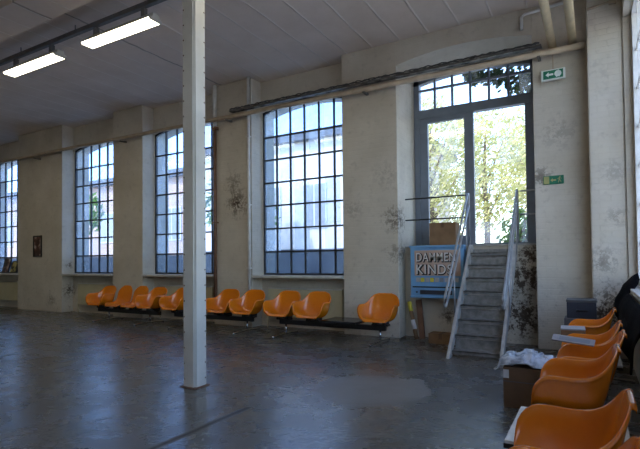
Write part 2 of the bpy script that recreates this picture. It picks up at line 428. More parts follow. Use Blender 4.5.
# the glazed door with transom above the steps
def door():
    Y = 8.1; root = empty('door_1', (-1.7, Y, 1.46)); structure(root, 'blue-grey glazed double door with a barred transom', 'door')
    x0, x1 = DOOR[0] + .01, DOOR[1] - .01; z0 = 1.462
    g = MB()
    g.box(x0, x0 + .09, Y - .06, Y + .06, z0, 4.36); g.box(x1 - .10, x1, Y - .06, Y + .06, z0, 4.36)
    g.box(x0, x1, Y - .065, Y + .065, 3.68, 3.83)
    ap = arch_pts(x0, x1, 4.355, 4.465)
    for a, b_ in zip(ap, ap[1:]): g.prism([a, b_, (b_[0], b_[1] - .09), (a[0], a[1] - .09)], 'y', Y - .06, Y + .06)
    at(root, g.build('door_frame', M['door_paint'], root))
    tb = MB()
    for k in range(1, 6):
        x = -2.63 + 1.79 * k / 6; tb.box(x - .017, x + .017, Y - .025, Y + .025, 3.83, 4.42)
    tb.box(x0 + .08, x1 - .08, Y - .022, Y + .022, 4.17, 4.205)
    at(root, tb.build('transom_bars', M['door_paint'], root))
    lf = MB()
    lf.box(-2.60, -2.46, Y - .04, Y + .03, z0, 3.68); lf.box(-1.84, -1.69, Y - .04, Y + .03, z0, 3.68)
    lf.box(-2.46, -1.84, Y - .04, Y + .03, 3.60, 3.68); lf.box(-2.46, -1.84, Y - .04, Y + .03, z0, 1.64)
    lo = at(root, lf.build('door_leaf', M['door_paint'], root))
    st = MB(); st.box(-.90, -.80, Y - .04, Y + .03, z0, 3.68); st.box(-1.69, -.9, Y - .04, Y + .03, z0, 1.50)
    at(root, st.build('side_frame', M['door_paint'], root))
    p = MB()
    p.box(-2.47, -1.83, Y - .006, Y + .002, 1.62, 3.62); p.box(-1.70, -.88, Y - .006, Y + .002, 1.48, 3.70)
    p.prism([(x0 + .05, 3.80), (x1 - .05, 3.80)] + [(u, v - .04) for u, v in arch_pts(x0 + .05, x1 - .05, 4.355, 4.46)[::-1]], 'y', Y - .006, Y + .002)
    at(root, p.build('glass', M['door_glass'], root))
door()

# ------------------------------------------------------------------ pipes, cable tray, rail
P_ = MB(); P_.tube([(-18, 7.07, 4.07), (-12, 7.07, 4.07), (-6, 7.07, 4.03), (-.05, 7.07, 4.02)], .042, 12)
pr = P_.build('wall_pipe', M['beige_pipe'])
for x in (-14.6, -12.6, -9.2, -6.1, -3.2, -.6):
    b = MB(); b.prism([(7.03, 3.965), (YF - .001, 3.965), (YF - .001, 4.0), (7.14, 4.0), (7.12, 3.985), (7.03, 3.985)], 'x', x - .02, x + .02)
    b.build('pipe_bracket', M['tray'], pr)
tag(pr, 'long beige pipe running level across the piers and tall windows', 'pipe')

tr = empty('cable_tray', (-6.0, 7.1, 4.10))
b = MB(); b.box(-6.0, -.56, 7.0, 7.013, 4.105, 4.128); b.box(-6.0, -.56, 7.10, 7.113, 4.105, 4.128); b.box(-6.0, -.56, 7.0, 7.113, 4.105, 4.115)
for k in range(54): x = -5.95 + k * .1; b.box(x - .012, x + .012, 6.997, 7.0005, 4.107, 4.126)
at(tr, b.build('tray_channel', M['tray'], tr))
for k, (dy, dz, rr, mt) in enumerate(((.035, .118, .015, 'cable_light'), (.065, .130, .017, 'cable'), (.095, .120, .015, 'cable'), (.020, .142, .011, 'cable'), (.075, .152, .011, 'cable_light'), (.05, .160, .009, 'cable'))):
    c = MB(); pts = []; cr_ = random.Random(k)
    for j in range(110):
        x = -5.98 + j * .0495
        pts.append((x, 6.985 + dy + cr_.uniform(-.008, .008), 4.0 + dz + .010 * math.sin(j * 1.35 + 2 * k) + cr_.uniform(-.006, .008)))
    at(tr, c.tube(pts, rr, 6).build('cable', M[mt], tr))
tag(tr, 'dark cable tray with tangled cables above the beige pipe', 'cable tray')

v = MB(); v.tube([(-6.50, 7.16, .15), (-6.50, 7.16, 3.9)], .034, 12)
vp = v.build('standpipe', M['brown_pipe']); 
u = MB(); u.tube([(-6.50, 7.158, 3.9), (-6.50, 7.158, ZC)], .040, 12); u.build('upper_section', M['white_paint'], vp)['label'] = 'white painted upper length of pipe'
for z0, z1, e in ((2.0, 2.03, .055), (3.86, 3.92, .065)):
    u = MB(); u.box(-6.50 - e, -6.50 + e, 7.16 - e * .6, YF - .001, z0, z1); u.build('pipe_clamp', M['brown_pipe'], vp)
tag(vp, 'brown upright pipe beside the second barred window from the door', 'pipe')
v = MB(); v.tube([(-5.66, 7.165, .22), (-5.66, 7.165, ZC)], .03, 12); vp = v.build('heating_pipe', M['white_paint'])
for z in (1.1, 2.3, 3.6):
    u = MB(); u.box(-5.70, -5.62, 7.13, YF - .001, z, z + .025); u.build('pipe_clamp', M['white_paint'], vp)
tag(vp, 'white upright pipe at the left edge of the barred window nearest the door', 'pipe')

def overhead(x, lab, dz):
    v = MB(); v.tube([(x, 0.5, 4.12), (x, 7.195, 4.12)], .05, 14)
    o = v.build('overhead_pipe', M['yellow_pipe'])
    for y in (1.5, 4.0, 6.3):
        u = MB(); u.tube([(x, y, 4.16), (x, y, ZC)], .008, 6); u.build('pipe_hanger', M['tray'], o)
    tag(o, lab, 'pipe', 'yellowed overhead pipes')
overhead(-.435, 'yellowed overhead pipe ending above the hanging exit sign', 0)
overhead(-.195, 'yellowed overhead pipe nearer the corner pier', 0)
v = MB(); v.tube([(-.82, 7.17, 4.62), (-.78, 7.17, 4.66), (-.12, 7.17, 4.70)], .022, 8); v.tube([(-.82, 7.17, 4.62), (-.82, 7.17, 4.45)], .022, 8)
tag(v.build('wall_mounted_conduit', M['white_paint']), 'thin white conduit on the wall above the door arch', 'conduit')
v = MB(); v.tube([(-.02, 6.91, 4.40), (.2, 6.91, 4.43), (.35, 6.91, 4.46)], .015, 8); v.box(.22, .30, 6.89, 6.93, 4.40, 4.56)
tag(v.build('wall_mounted_conduit', M['beige_pipe']), 'short thin conduit high on the corner pier', 'conduit')

# exit signs
def running_man(bb, x, z, s, y):
    bb.prism([(x + .06 * s + .10 * s * math.cos(a * PI / 4), z + .62 * s + .10 * s * math.sin(a * PI / 4)) for a in range(8)], 'y', y - .002, y)
    for poly in ([(-.10, .5), (.06, .52), (.02, .1), (-.12, .12)], [(-.12, .14), (0.02, .12), (-.18, -.45), (-.28, -.4)], [(-.05, .14), (.06, .1), (.22, -.15), (.14, -.2)],
                 [(.14, -.15), (.22, -.15), (.26, -.42), (.17, -.42)], [(.02, .48), (.06, .40), (.28, .22), (.32, .30)], [(-.1, .48), (-.06, .38), (-.32, .18), (-.36, .26)]):
        bb.prism([(x + px * s, z + pz * s) for px, pz in poly], 'y', y - .002, y)
def arrow(bb, x, z, s, y):
    bb.prism([(x - .5 * s, z), (x - .1 * s, z + .35 * s), (x - .1 * s, z + .13 * s), (x + .5 * s, z + .13 * s), (x + .5 * s, z - .13 * s), (x - .1 * s, z - .13 * s), (x - .1 * s, z - .35 * s)], 'y', y - .002, y)
sg = empty('exit_sign', (-.43, 7.1, 3.63))
b = MB(); b.box(-.575, -.285, 7.085, 7.135, 3.645, 3.785, .004); at(sg, b.build('housing', M['sign_white'], sg))
b = MB(); b.box(-.55, -.31, 7.080, 7.0851, 3.66, 3.77); at(sg, b.build('green_panel', M['sign_green'], sg))
b = MB(); arrow(b, -.475, 3.715, .095, 7.080); running_man(b, -.372, 3.705, .085, 7.0795)
b.prism([(-.372 + .043 * math.cos(a * PI / 8), 3.717 + .043 * math.sin(a * PI / 8)) for a in range(16)], 'y', 7.0796, 7.0801)
at(sg, b.build('pictogram', M['sign_white'], sg))
b = MB(); b.tube([(-.43, 7.11, 3.785), (-.43, 7.11, 4.0)], .008, 8); at(sg, b.build('drop_rod', M['beige_pipe'], sg))
tag(sg, 'green exit sign with white arrow hanging from the pipe on a rod', 'exit sign')
sg = empty('exit_sign', (-.46, YF, 2.25))
b = MB(); b.box(-.585, -.335, YF - .012, YF - .0005, 2.25, 2.365); at(sg, b.build('backing', M['sign_green'], sg))
b = MB(); b.box(-.578, -.512, YF - .0135, YF - .012, 2.257, 2.358); at(sg, b.build('yellow_field', M['sign_glow'], sg))
b = MB(); arrow(b, -.463, 2.305, .07, YF - .012); running_man(b, -.385, 2.30, .075, YF - .012)
at(sg, b.build('pictogram', M['sign_glow'], sg))
tag(sg, 'flat green exit sign fixed low on the pier, yellowish at its left end', 'exit sign')

# ceiling lamps
rail = MB(); rail.box(-16.8, -.1, 4.22, 4.28, 4.60, 4.66)
ro = rail.build('lamp_rail', M['tray'])
for x in (-15.5, -13, -10.4, -8.0, -6.56, -4.6, -2.2):
    h = MB(); h.tube([(x, 4.25, 4.66), (x, 4.25, ZC)], .008, 6); h.build('hanger', M['tray'], ro)
tag(ro, 'dark rail under the ceiling that carries the row of strip lamps', 'rail')
def make_lamp():
    root = empty('ceiling_lamp', (0, 0, 4.4))
    b = MB(); b.prism([(-.05, .075), (.05, .075), (.055, .02), (.10, .0), (-.10, .0), (-.055, .02)], 'x', -.73, .73); b.build('reflector_housing', M['lamp_body'], root)
    b = MB(); b.prism([(-.096, .0), (.096, .0), (.085, -.022), (-.085, -.022)], 'x', -.70, .70); b.build('diffuser', M['lamp'], root)
    for s in (-1, 1):
        b = MB(); b.prism([(-.10, .0), (.10, .0), (.088, -.026), (-.088, -.026)], 'x', s * .70, s * .73); b.build('end_cap', M['lamp_body'], root)
        b = MB(); b.box(s * .5 - .03, s * .5 + .03, -.03, .03, .075, .20); b.build('bracket', M['tray'], root)
    return root
L0 = make_lamp()
spots = [(-5.60, 4.27, 'lit strip lamp on the ceiling rail nearer the column', None), (-7.68, 4.27, 'lit strip lamp on the ceiling rail farther from the column', None)]
hidden = [(-2.9, 4.27), (-9.78, 4.27), (-11.82, 4.27), (-13.92, 4.27)] + [(x, -.8) for x in (-4.2, -7.1, -10.0)] + [(x, -4.4) for x in (-2.7, -6.6)]  # unseen extra lamps, added to brighten the interior
for i, (x, y, lab, g) in enumerate(spots + [(x, y, 'added strip lamp outside the view, brightening the room', 'added strip lamps outside the view') for x, y in hidden]):
    o = L0 if i == 0 else copy_tree(L0)
    o.location = (x, y, 4.4); tag(o, lab, 'lamp', g)
for yy in (-.8, -4.4):
    rr = MB(); rr.box(-12.5, .2, yy - .03, yy + .03, 4.60, 4.66)
    for x in (-11, -7, -3, -.3): rr.tube([(x, yy, 4.66), (x, yy, ZC)], .008, 6)
    tag(rr.build('lamp_rail', M['tray']), 'dark lamp rail outside the view carrying added strip lamps', 'rail', 'lamp rails outside the view')

# ------------------------------------------------------------------ steel column
CX, CY = -3.50, 3.55
cr = empty('steel_column', (CX, CY, 0))
b = MB(); hw = .066; 
b.box(-hw, hw, -hw, hw, 0, ZC - .17); b.build('core', M['column_paint'], cr)
for nx, ny in ((0, -1), (1, 0), (0, 1), (-1, 0)):
    b = MB()
    if nx: b.box(min(nx * hw, nx * (hw + .012)), max(nx * hw, nx * (hw + .012)), -.058, .078, 0.0, ZC - .17, .002)
    else: b.box(-.078, .058, min(ny * hw, ny * (hw + .012)), max(ny * hw, ny * (hw + .012)), 0.0, ZC - .17, .002)
    rv = b; z = .08
    while z < 4.5:
        for e in (.066,):
            if nx: rv.dome((nx * (hw + .012), e, z), .0095, (nx, 0, 0), mi=1)
            else: rv.dome((-e, ny * (hw + .012), z), .0095, (0, ny, 0), mi=1)
        z += .155
    b.build('flange_plate', [M['column_paint'], M['rust']], cr)
b = MB(); b.box(-.105, .105, -.105, .105, 0, .010, .003); b.build('base_plate', M['rust'], cr)
tag(cr, 'cream riveted steel column standing alone in the middle of the floor', 'column', None, 'thing')

# ------------------------------------------------------------------ chairs
def catmull(P, t):
    n = len(P) - 1; i = min(int(t * n), n - 1); u = t * n - i
    p0, p1, p2, p3 = P[max(i - 1, 0)], P[i], P[i + 1], P[min(i + 2, n)]
    return [.5 * ((2 * b) + (-a + c) * u + (2 * a - 5 * b + 4 * c - d) * u * u + (-a + 3 * b - 3 * c + d) * u ** 3) for a, b, c, d in zip(p0, p1, p2, p3)]
# stations: centre y, centre z, rim half width, rim y, rim z   (front is -y, heights above the floor)
ARM = [(-.262, .352, .160, -.252, .356), (-.238, .370, .225, -.262, .412), (-.19, .358, .258, -.242, .508), (-.115, .333, .268, -.170, .568), (-.03, .315, .270, -.075, .574),
       (.06, .312, .268, .01, .572), (.13, .335, .258, .095, .578), (.18, .40, .240, .160, .602), (.21, .49, .220, .208, .640), (.235, .585, .194, .236, .676),
       (.256, .675, .158, .257, .706), (.268, .728, .095, .268, .724)]
SIDE = [(-0.23, 0.347, 0.1518, -0.22, 0.344), (-0.215, 0.367, 0.1978, -0.205, 0.360), (-0.15, 0.357, 0.21344, -0.145, 0.390), (-0.05, 0.340, 0.21896, -0.05, 0.397), (0.05, 0.332, 0.21896, 0.04, 0.397),
        (0.12, 0.347, 0.21344, 0.11, 0.412), (0.165, 0.412, 0.20976, 0.155, 0.461), (0.195, 0.499, 0.207, 0.185, 0.538), (0.225, 0.598, 0.1978, 0.215, 0.625), (0.25, 0.674, 0.1702, 0.245, 0.674), (0.264, 0.720, 0.1334, 0.264, 0.709), (0.27, 0.742, 0.0828, 0.27, 0.735)]
def shell_mesh(name, ST, nv=30, nu=26):
    b = bmesh.new(); rows = []
    for j in range(nv + 1):
        cy, cz, hw, ry, rz = catmull(ST, j / nv); cy *= .82; ry *= .82; row = []
        for i in range(nu + 1):
            t = 2 * i / nu - 1; a = abs(t); ang = a * PI / 2
            s = (1 - math.cos(ang)) ** 1.45
            x = hw * (math.sin(ang) ** .92 if a > 0 else 0) * (1 if t >= 0 else -1)
            row.append(b.verts.new((x, cy + (ry - cy) * s, cz + (rz - cz) * s)))
        # rolled lip
        def lip(p, q):
            d = (p.co - q.co).normalized(); sg = 1 if p.co.x > 0 else -1
            return [b.verts.new(p.co + Vector((sg * dx, 0, dz))) for dx, dz in ((.005, .004), (.012, .004), (.018, -.001), (.021, -.008), (.020, -.016))]
        L = lip(row[0], row[1]); R_ = lip(row[-1], row[-2])
        rows.append(L[::-1] + row + R_)
    for A, C in zip(rows, rows[1:]):
        for k in range(len(A) - 1): b.faces.new((A[k], A[k + 1], C[k + 1], C[k]))
    # front and top lips
    for rw, dvs in ((rows[0], ((-.006, .001), (-.012, -.004), (-.015, -.011), (-.015, -.018))), (rows[-1], ((.004, .004), (.010, .004), (.016, 0), (.018, -.008)))):
        for dy, dz in dvs:
            nw = [b.verts.new(v_.co + Vector((0, dy, dz))) for v_ in (rows[0] if dy < 0 else rows[-1])]
            for k in range(len(rw) - 1): b.faces.new((rw[k], rw[k + 1], nw[k + 1], nw[k]))
            rw = nw
    bmesh.ops.recalc_face_normals(b, faces=b.faces)
    me = bpy.data.meshes.new(name); b.to_mesh(me); b.free(); me.materials.append(M['orange'])
    for p in me.polygons: p.use_smooth = True
    return me
ARM_ME, SIDE_ME = shell_mesh('armchair_shell', ARM), shell_mesh('side_chair_shell', SIDE)
def add_shell(root, x, kind='arm'):
    o = bpy.data.objects.new('seat_shell', ARM_ME if kind == 'arm' else SIDE_ME); COL.objects.link(o); o.parent = root; o.location = (x, 0, 0)
    s = o.modifiers.new('thickness', 'SOLIDIFY'); s.thickness = .006; s.offset = 0
    if kind != 'arm': o['label'] = 'orange armless seat shell'
    b = MB(); b.box(-.13, .13, -.02, .08, .258, .284); b.box(-.10, -.06, -.06, .12, .27, .322); b.box(.06, .10, -.06, .12, .27, .322)
    b.build('seat_mount', M['black_metal'], o)
    return o
def bench(name_loc, rz, seats, table, legs, x0, x1, label, top='black_laminate', tz=.325):
    root = empty('tandem_bench', name_loc, rz)
    b = MB(); b.box(x0, x1, -.005, .065, .185, .260, .004); b.build('beam', M['black_metal'], root)
    for x, k in seats: add_shell(root, x, k)
    for x in legs:
        b = MB(); b.tube([(x, .03, .03), (x, .03, .186)], .017, 12)
        b.tube([(x, -.36, .012), (x, -.34, .022), (x, -.02, .036), (x, .08, .036), (x, .36, .022), (x, .38, .012)], .016, 10)
        lg = b.build('leg', M['chrome'], root)
        for y in (-.35, .37):
            g = MB(); g.tube([(x, y, 0), (x, y, .012)], .019, 10); g.build('foot_glide', M['black_metal'], lg)
    for x in table:
        b = MB(); b.box(x - .30, x + .30, -.27, .25, tz - .027, tz, .006); tt = b.build('table_top', M[top], root)
        g = MB(); g.box(x - .302, x + .302, -.272, .252, tz - .037, tz - .014); g.box(x - .12, x + .12, -.1, .15, .259, tz - .036); g.build('edge_band', M['black_metal'], tt)
    return tag(root, label, 'seating')
G = None
bench((-8.48, 6.65, 0), 0, [(-.81, 'arm'), (-.27, 'side'), (.23, 'side'), (.76, 'arm')], [], [-.62, .66], -.95, .95,
      'bench of four orange shells, two of them armless, farthest along the window wall')
bench((-6.15, 6.65, 0), 0, [(-.87, 'arm'), (.30, 'arm'), (.87, 'arm')], [], [-.72, .82], -.95, .95,
      'bench of orange bucket seats partly hidden behind the steel column')
bench((-3.67, 6.65, 0), 0, [(-.87, 'arm'), (-.29, 'arm'), (.87, 'arm')], [.29], [-.84, .86], -.95, .95,
      'bench with two orange seats, a black table and a third seat near the blue cabinet')
bench((-.12, 2.42, 0), -PI / 2, [(.87, 'arm'), (.29, 'arm'), (-.87, 'arm')], [-.29], [.84, -.86], -.95, .95,
      'nearest bench of orange seats along the side wall, with a white table top', 'white_laminate', .39)
bench((-.06, 4.80, 0), -PI / 2, [(.87, 'arm'), (.29, 'arm'), (-.87, 'arm')], [-.29], [.84, -.86], -.95, .95,
      'farther bench of orange seats along the side wall, beside the crumpled plastic bag', 'white_laminate')

# ------------------------------------------------------------------ stairs and rails
st = empty('metal_steps', (-1.3, 6.1, 0))
def part(bb, name, mat, parent=st): return at(parent, bb.build(name, M[mat], parent))
XL, XRR = -1.62, -.99
for x in (XL, XRR):
    b = MB(); b.prism([(5.99, 0), (6.13, 0), (7.49, 1.36), (7.49, 1.46), (7.38, 1.46)], 'x', x - .02, x + .02); part(b, 'stringer', 'stringer')
for k in range(8):
    z = .085 + .179 * k; y = 6.13 + .1645 * k
    b = MB(); b.box(XL + .02, XRR - .02, y, y + .20, z - .02, z, .003); b.box(XL + .02, XRR - .02, y, y + .012, z - .045, z)
    b.box(XL + .02, XRR - .02, y + .188, y + .2, z, z + .05)
    part(b, 'tread', 'tread')
    if k < 7:
        rp = MB(); rp.box(XL + .021, XRR - .021, y + .19, y + .197, z + .05, z + .125); 
        part(rp, 'riser_plate', 'tread')
for x, s in ((XL - .04, -1), (XRR + .03, 1)):
    b = MB()
    pts = [(x, 7.5, 1.46), (x, 7.5, 2.20), (x, 7.485, 2.245), (x, 7.44, 2.24), (x, 6.7, 1.44), (x, 6.06, .76), (x, 6.02, .69), (x, 6.05, .64), (x, 6.12, .645), (x, 6.5, 1.02), (x, 7.1, 1.65), (x, 7.5, 2.06)]
    b.tube(pts, .016, 10)
    for y in (6.55, 7.3): zz = (y - 6.03) * 1.06; b.tube([(x, y, zz - .05), (x, y, zz + .55)], .010, 8)
    part(b, 'handrail', 'steel')
tag(st, 'steep grey metal steps with tubular handrails leading up to the door', 'steps')
for xa, xb, mt, lab in ((-1.685, -2.69, 'black_metal', 'pair of dark bars across the ledge left of the steps, over the blue cabinet'), (-.935, -.70, 'steel', 'pair of short bars across the ledge right of the steps')):
    gr = empty('guard_rail', ((xa + xb) / 2, 7.53, 1.9))
    for z in (2.235, 1.89):
        g = MB(); g.tube([(xa, 7.53, z), (xb, 7.53, z)], .012, 8); at(gr, g.build('bar', M[mt], gr))
    tag(gr, lab, 'guard rail')

# ------------------------------------------------------------------ blue cabinet with lettering
sc_ = empty('sign_cabinet', (-2.09, 7.36, .64))
x0, x1, zb, zt, yf = -2.53, -1.70, .645, 1.455, 7.28
b = MB(); b.box(x0, x1, yf, 7.499, zb, zt, .008); at(sc_, b.build('body', M['blue'], sc_))
b = MB(); b.box(x0 - .012, x1 + .006, yf - .02, 7.499, zt - .03, zt + .006, .004); at(sc_, b.build('top_rim', M['blue'], sc_))
b = MB(); b.box(x0 - .008, x1 + .004, yf - .012, 7.499, zb, zb + .03, .004); at(sc_, b.build('bottom_rim', M['blue'], sc_))
b = MB(); b.box(x0 + .07, x1 - .045, yf - .008, yf, .99, 1.385, .002); pn = at(sc_, b.build('lettering_panel', M['pink_panel'], sc_))
def letters(txt, x, z, size, w):
    for mat, dx, dz, dy, off in (('ink', .010, -.008, 0, .045), ('letter', 0, 0, -.003, .002)):
        cu = bpy.data.curves.new('letters', 'FONT'); cu.body = txt; cu.size = size; cu.extrude = .0015; cu.offset = off * size * 1.2; cu.space_character = 1.12
        to = bpy.data.objects.new('letters', cu); COL.objects.link(to)
        dg = bpy.context.evaluated_depsgraph_get(); me = bpy.data.meshes.new_from_object(to.evaluated_get(dg))
        xs = [v.co.x for v in me.vertices]; k = w / (max(xs) - min(xs)); mn = min(xs)
        bpy.data.objects.remove(to)
        for v in me.vertices: v.co.x = (v.co.x - mn) * k
        me.materials.clear(); me.materials.append(M[mat])
        o = bpy.data.objects.new('lettering', me); COL.objects.link(o)
        o.rotation_euler = (PI / 2, 0, 0); o.location = (x + dx, yf - .0105 + dy, z + dz)
        mw = Matrix.LocRotScale(o.location, o.rotation_euler, None)
        o.parent = pn; o['label'] = 'black lettering shadow' if mat == 'ink' else 'white hand-cut letters'
letters('DAMMEN', x0 + .10, 1.215, .19, .61)
letters('KINDS', x0 + .10, 1.02, .21, .56)
for k in range(9):
    if k in (1, 3): continue
    b = MB(); b.box(x0 + .09 + k * .075, x0 + .15 + k * .075, yf - .006, yf, .895, .96); at(sc_, b.build('label', M['grey_label'] if k % 2 else M['letter_dim'], sc_))
for k, off in enumerate((.165, .315)):
    b = MB(); b.box(x0 + off, x0 + off + .06, yf - .009, yf - .006, .895, .96); at(sc_, b.build('yellow_label', M['yellow'], sc_))
b = MB(); b.box(x0 + .03, x1 - .03, yf - .004, yf, .805, .825); at(sc_, b.build('slot', M['ink'], sc_))
b = MB(); b.box(x0 + .15, x1 - .18, yf - .004, yf, .70, .765); at(sc_, b.build('flap', M['dark_box'], sc_))
b = MB(); b.tube([(x0 + .10, yf, .735), (x0 + .10, yf - .015, .735)], .014, 10); at(sc_, b.build('lock', M['black_metal'], sc_))
tag(sc_, 'light blue wall cabinet with white and black lettering beside the steps', 'cabinet')

# ------------------------------------------------------------------ boxes and small things
def carton(loc, rz, sx, sy, sz, label, mat='cardboard', flaps=False, tape=True):
    root = empty('cardboard_box', loc, rz)
    b = MB(); b.box(-sx / 2, sx / 2, -sy / 2, sy / 2, 0, sz, .004); b.build('body', M[mat], root)
    if tape:
        t = MB(); t.box(-.025, .025, -sy / 2 - .001, sy / 2 + .001, sz - .08, sz + .001); t.build('tape', M['cardboard_dark'], root)
    tag(root, label, 'box'); return root
carton((-2.11, 7.75, 1.462), .04, .42, .3, .37, 'brown cardboard box on the ledge inside the glazed door')
carton((-1.98, 7.08, 0), -.05, .36, .22, .15, 'low brown cardboard box on the floor under the blue cabinet')
bx = carton((-.545, 4.48, 0), .0, .29, .40, .335, 'large cardboard box on the floor under a crumpled plastic bag', 'cardboard_dark', tape=False)
b = MB(); b.box(-.142, -.098, -.203, -.199, .245, .315); b.build('paper_label', M['paper'], bx)['label'] = 'white paper label at the corner'
b = MB(); b.box(-.146, .146, -.2025, -.199, .215, .222); b.build('flap_seam', M['grey_box'], bx)
# plastic bag on it
bb = bmesh.new(); nx_, ny_ = 46, 34; G_ = []
for j in range(ny_ + 1):
    rw = []
    for i in range(nx_ + 1):
        u = i / nx_ * 2 - 1; v = j / ny_ * 2 - 1
        rr = max(abs(u), abs(v)) ** 1.2 * .5 + .5 * math.hypot(u, v) / 1.414
        h_ = max(0, 1 - (u * u * .8 + v * v * .9)) ** .6
        p = Vector((u * .225, v * .20, 0)); q = mnoise.noise(Vector((u * 2.1, v * 2.3, 3.1))); q2 = mnoise.noise(Vector((u * 5.5, v * 5.2, 8.1)))
        z = .012 + h_ * (.085 + .06 * q + .025 * q2) + abs(q2) * .012
        if u < -.78: z -= (-.78 - u) * .25
        rw.append(bb.verts.new((p.x + .03 * q2, p.y + .03 * q, z)))
    G_.append(rw)
for A, C in zip(G_, G_[1:]):
    for k in range(nx_): bb.faces.new((A[k], A[k + 1], C[k + 1], C[k])).smooth = True
me = bpy.data.meshes.new('plastic_bag'); bb.to_mesh(me); bb.free(); me.materials.append(M['bag'])
bag = bpy.data.objects.new('plastic_bag', me); COL.objects.link(bag); bag.location = (-.535, 4.48, .339)
md = bag.modifiers.new('thickness', 'SOLIDIFY'); md.thickness = .004
tag(bag, 'crumpled clear plastic bag lying on the large cardboard box', 'bag')

carton((-.19, 5.09, .391), .05, .20, .24, .19, 'small cardboard box with a pale lid on the far bench table', 'cardboard', tape=False)
lid = bpy.data.objects['cardboard_box.003']
b = MB(); b.box(-.102, .102, -.122, .122, .19, .203, .003); b.build('lid', M['paper_dull'], lid)['label'] = 'pale lid'
b = MB(); b.box(-.17, .12, -.035, .035, 0, .012, .003); sp_ = b.build('paperboard_strip', M['paper_dull'], None, (-.13, 4.14, .612)); sp_.rotation_euler = (.55, .08, -.12)
b = MB()
b.box(-.12, .09, -.02, .02, .012, .0126)
b.build('print', M['grey_label'], sp_)['label'] = 'grey printed area'
tag(sp_, 'white printed paperboard strip lying across the arms of an orange seat', 'paperboard')
ct = empty('storage_case', (-.16, 6.55, 0))
b = MB(); b.box(-.17, .15, -.16, .16, 0, .53, .006); at(ct, b.build('lower_carton', M['grey_box'], ct)); ct_l = ct.children[0]; ct_l.matrix_parent_inverse = Matrix.Identity(4)
tag(ct, 'dark grey carton standing in the corner behind the farther side bench', 'box')
c2 = empty('storage_case', (-.14, 6.57, .531))
b = MB(); b.box(-.16, .15, -.15, .15, 0, .19, .008); b.build('body', M['dark_box'], c2)
b = MB(); b.box(-.165, .155, -.155, .155, .19, .22, .008); b.build('lid', M['grey_box'], c2)['label'] = 'paler lid'
b = MB(); b.box(-.06, .06, -.165, -.15, .08, .10, .003); b.build('handle', M['black_metal'], c2)
tag(c2, 'dark blue case standing on the grey carton in the corner', 'box')

# leaning tube and board
lt = MB(); lt.tube([(-2.44, 7.26, 0.0), (-2.62, 7.455, .56)], .032, 12); lo = lt.build('poster_tube', M['cardboard'])
b = MB(); b.tube([(-2.485, 7.309, .14), (-2.53, 7.3575, .28)], .0335, 12); b.build('paper_sleeve', M['paper'], lo)['label'] = 'white paper sleeve'
b = MB(); b.tube([(-2.5725, 7.4036, .412), (-2.6185, 7.4534, .555)], .0335, 12); b.build('yellow_sleeve', M['yellow'], lo)['label'] = 'yellow end'
tag(lo, 'cardboard tube with a white sleeve leaning on the wall below the cabinet', 'tube')
lb = MB(); lb.prism([(7.24, 0), (7.275, 0), (7.498, .60), (7.463, .60)], 'x', -.045, .045); lo = lb.build('wooden_board', M['brown_pipe'], None, (-2.345, 0, .01)); lo.rotation_euler = (0, -.21, 0)
tag(lo, 'reddish brown board leaning on the wall beside the cardboard tube', 'board')

# framed picture on the wide pier
pf = empty('framed_picture', (-12.70, YF, 1.41))
b = MB(); x0, x1, za, zb = -12.89, -12.51, 1.41, 1.97
b.box(x0, x1, YF - .025, YF, za, za + .035); b.box(x0, x1, YF - .025, YF, zb - .035, zb); b.box(x0, x0 + .035, YF - .025, YF, za, zb); b.box(x1 - .035, x1, YF - .025, YF, za, zb)
at(pf, b.build('picture_frame', M['frame_black'], pf))
m, nt, bs = new_mat('dark_print'); n_ = noise_(nt, worldpos(nt), 5, 3, .5)
nt.links.new(ramp(nt, n_, [(.42, (.05, .02, .015)), (.52, (.16, .07, .05)), (.60, (.45, .38, .33))]), bs.inputs['Base Color']); M['print'] = m
b = MB(); b.box(x0 + .03, x1 - .03, YF - .012, YF - .004, za + .03, zb - .03); at(pf, b.build('print', M['print'], pf))
tag(pf, 'small dark framed picture on the wide pier', 'picture')
# two pictures leaning on the first sill
for i, (x, wdt, hgt, lab, cc) in enumerate(((-14.52, .34, .42, 'dark leaning picture with pale reddish figure on the far sill', (.30, .16, .13)), (-14.12, .36, .34, 'dark leaning picture with a yellow patch on the far sill, nearer the pier', (.5, .42, .10)))):
    m, nt, bs = new_mat('sill_print'); n_ = noise_(nt, worldpos(nt), 6, 2, .5)
    nt.links.new(ramp(nt, n_, [(.45, (.02, .02, .02)), (.56, cc), (.68, (.55, .52, .48))]), bs.inputs['Base Color'])
    root = empty('leaning_picture', (x, 7.30, .976))
    b = MB(); b.prism([(0, 0), (.02, 0), (.12, hgt), (.10, hgt)], 'x', -wdt / 2, wdt / 2); b.build('picture_frame', M['frame_black'], root)
    b = MB(); b.prism([(.003, .03), (.006, .03), (.093, hgt - .03), (.090, hgt - .03)], 'x', -wdt / 2 + .03, wdt / 2 - .03)
    o = b.build('print', m, root); o.location = (0, -.006, 0)
    tag(root, lab, 'picture')
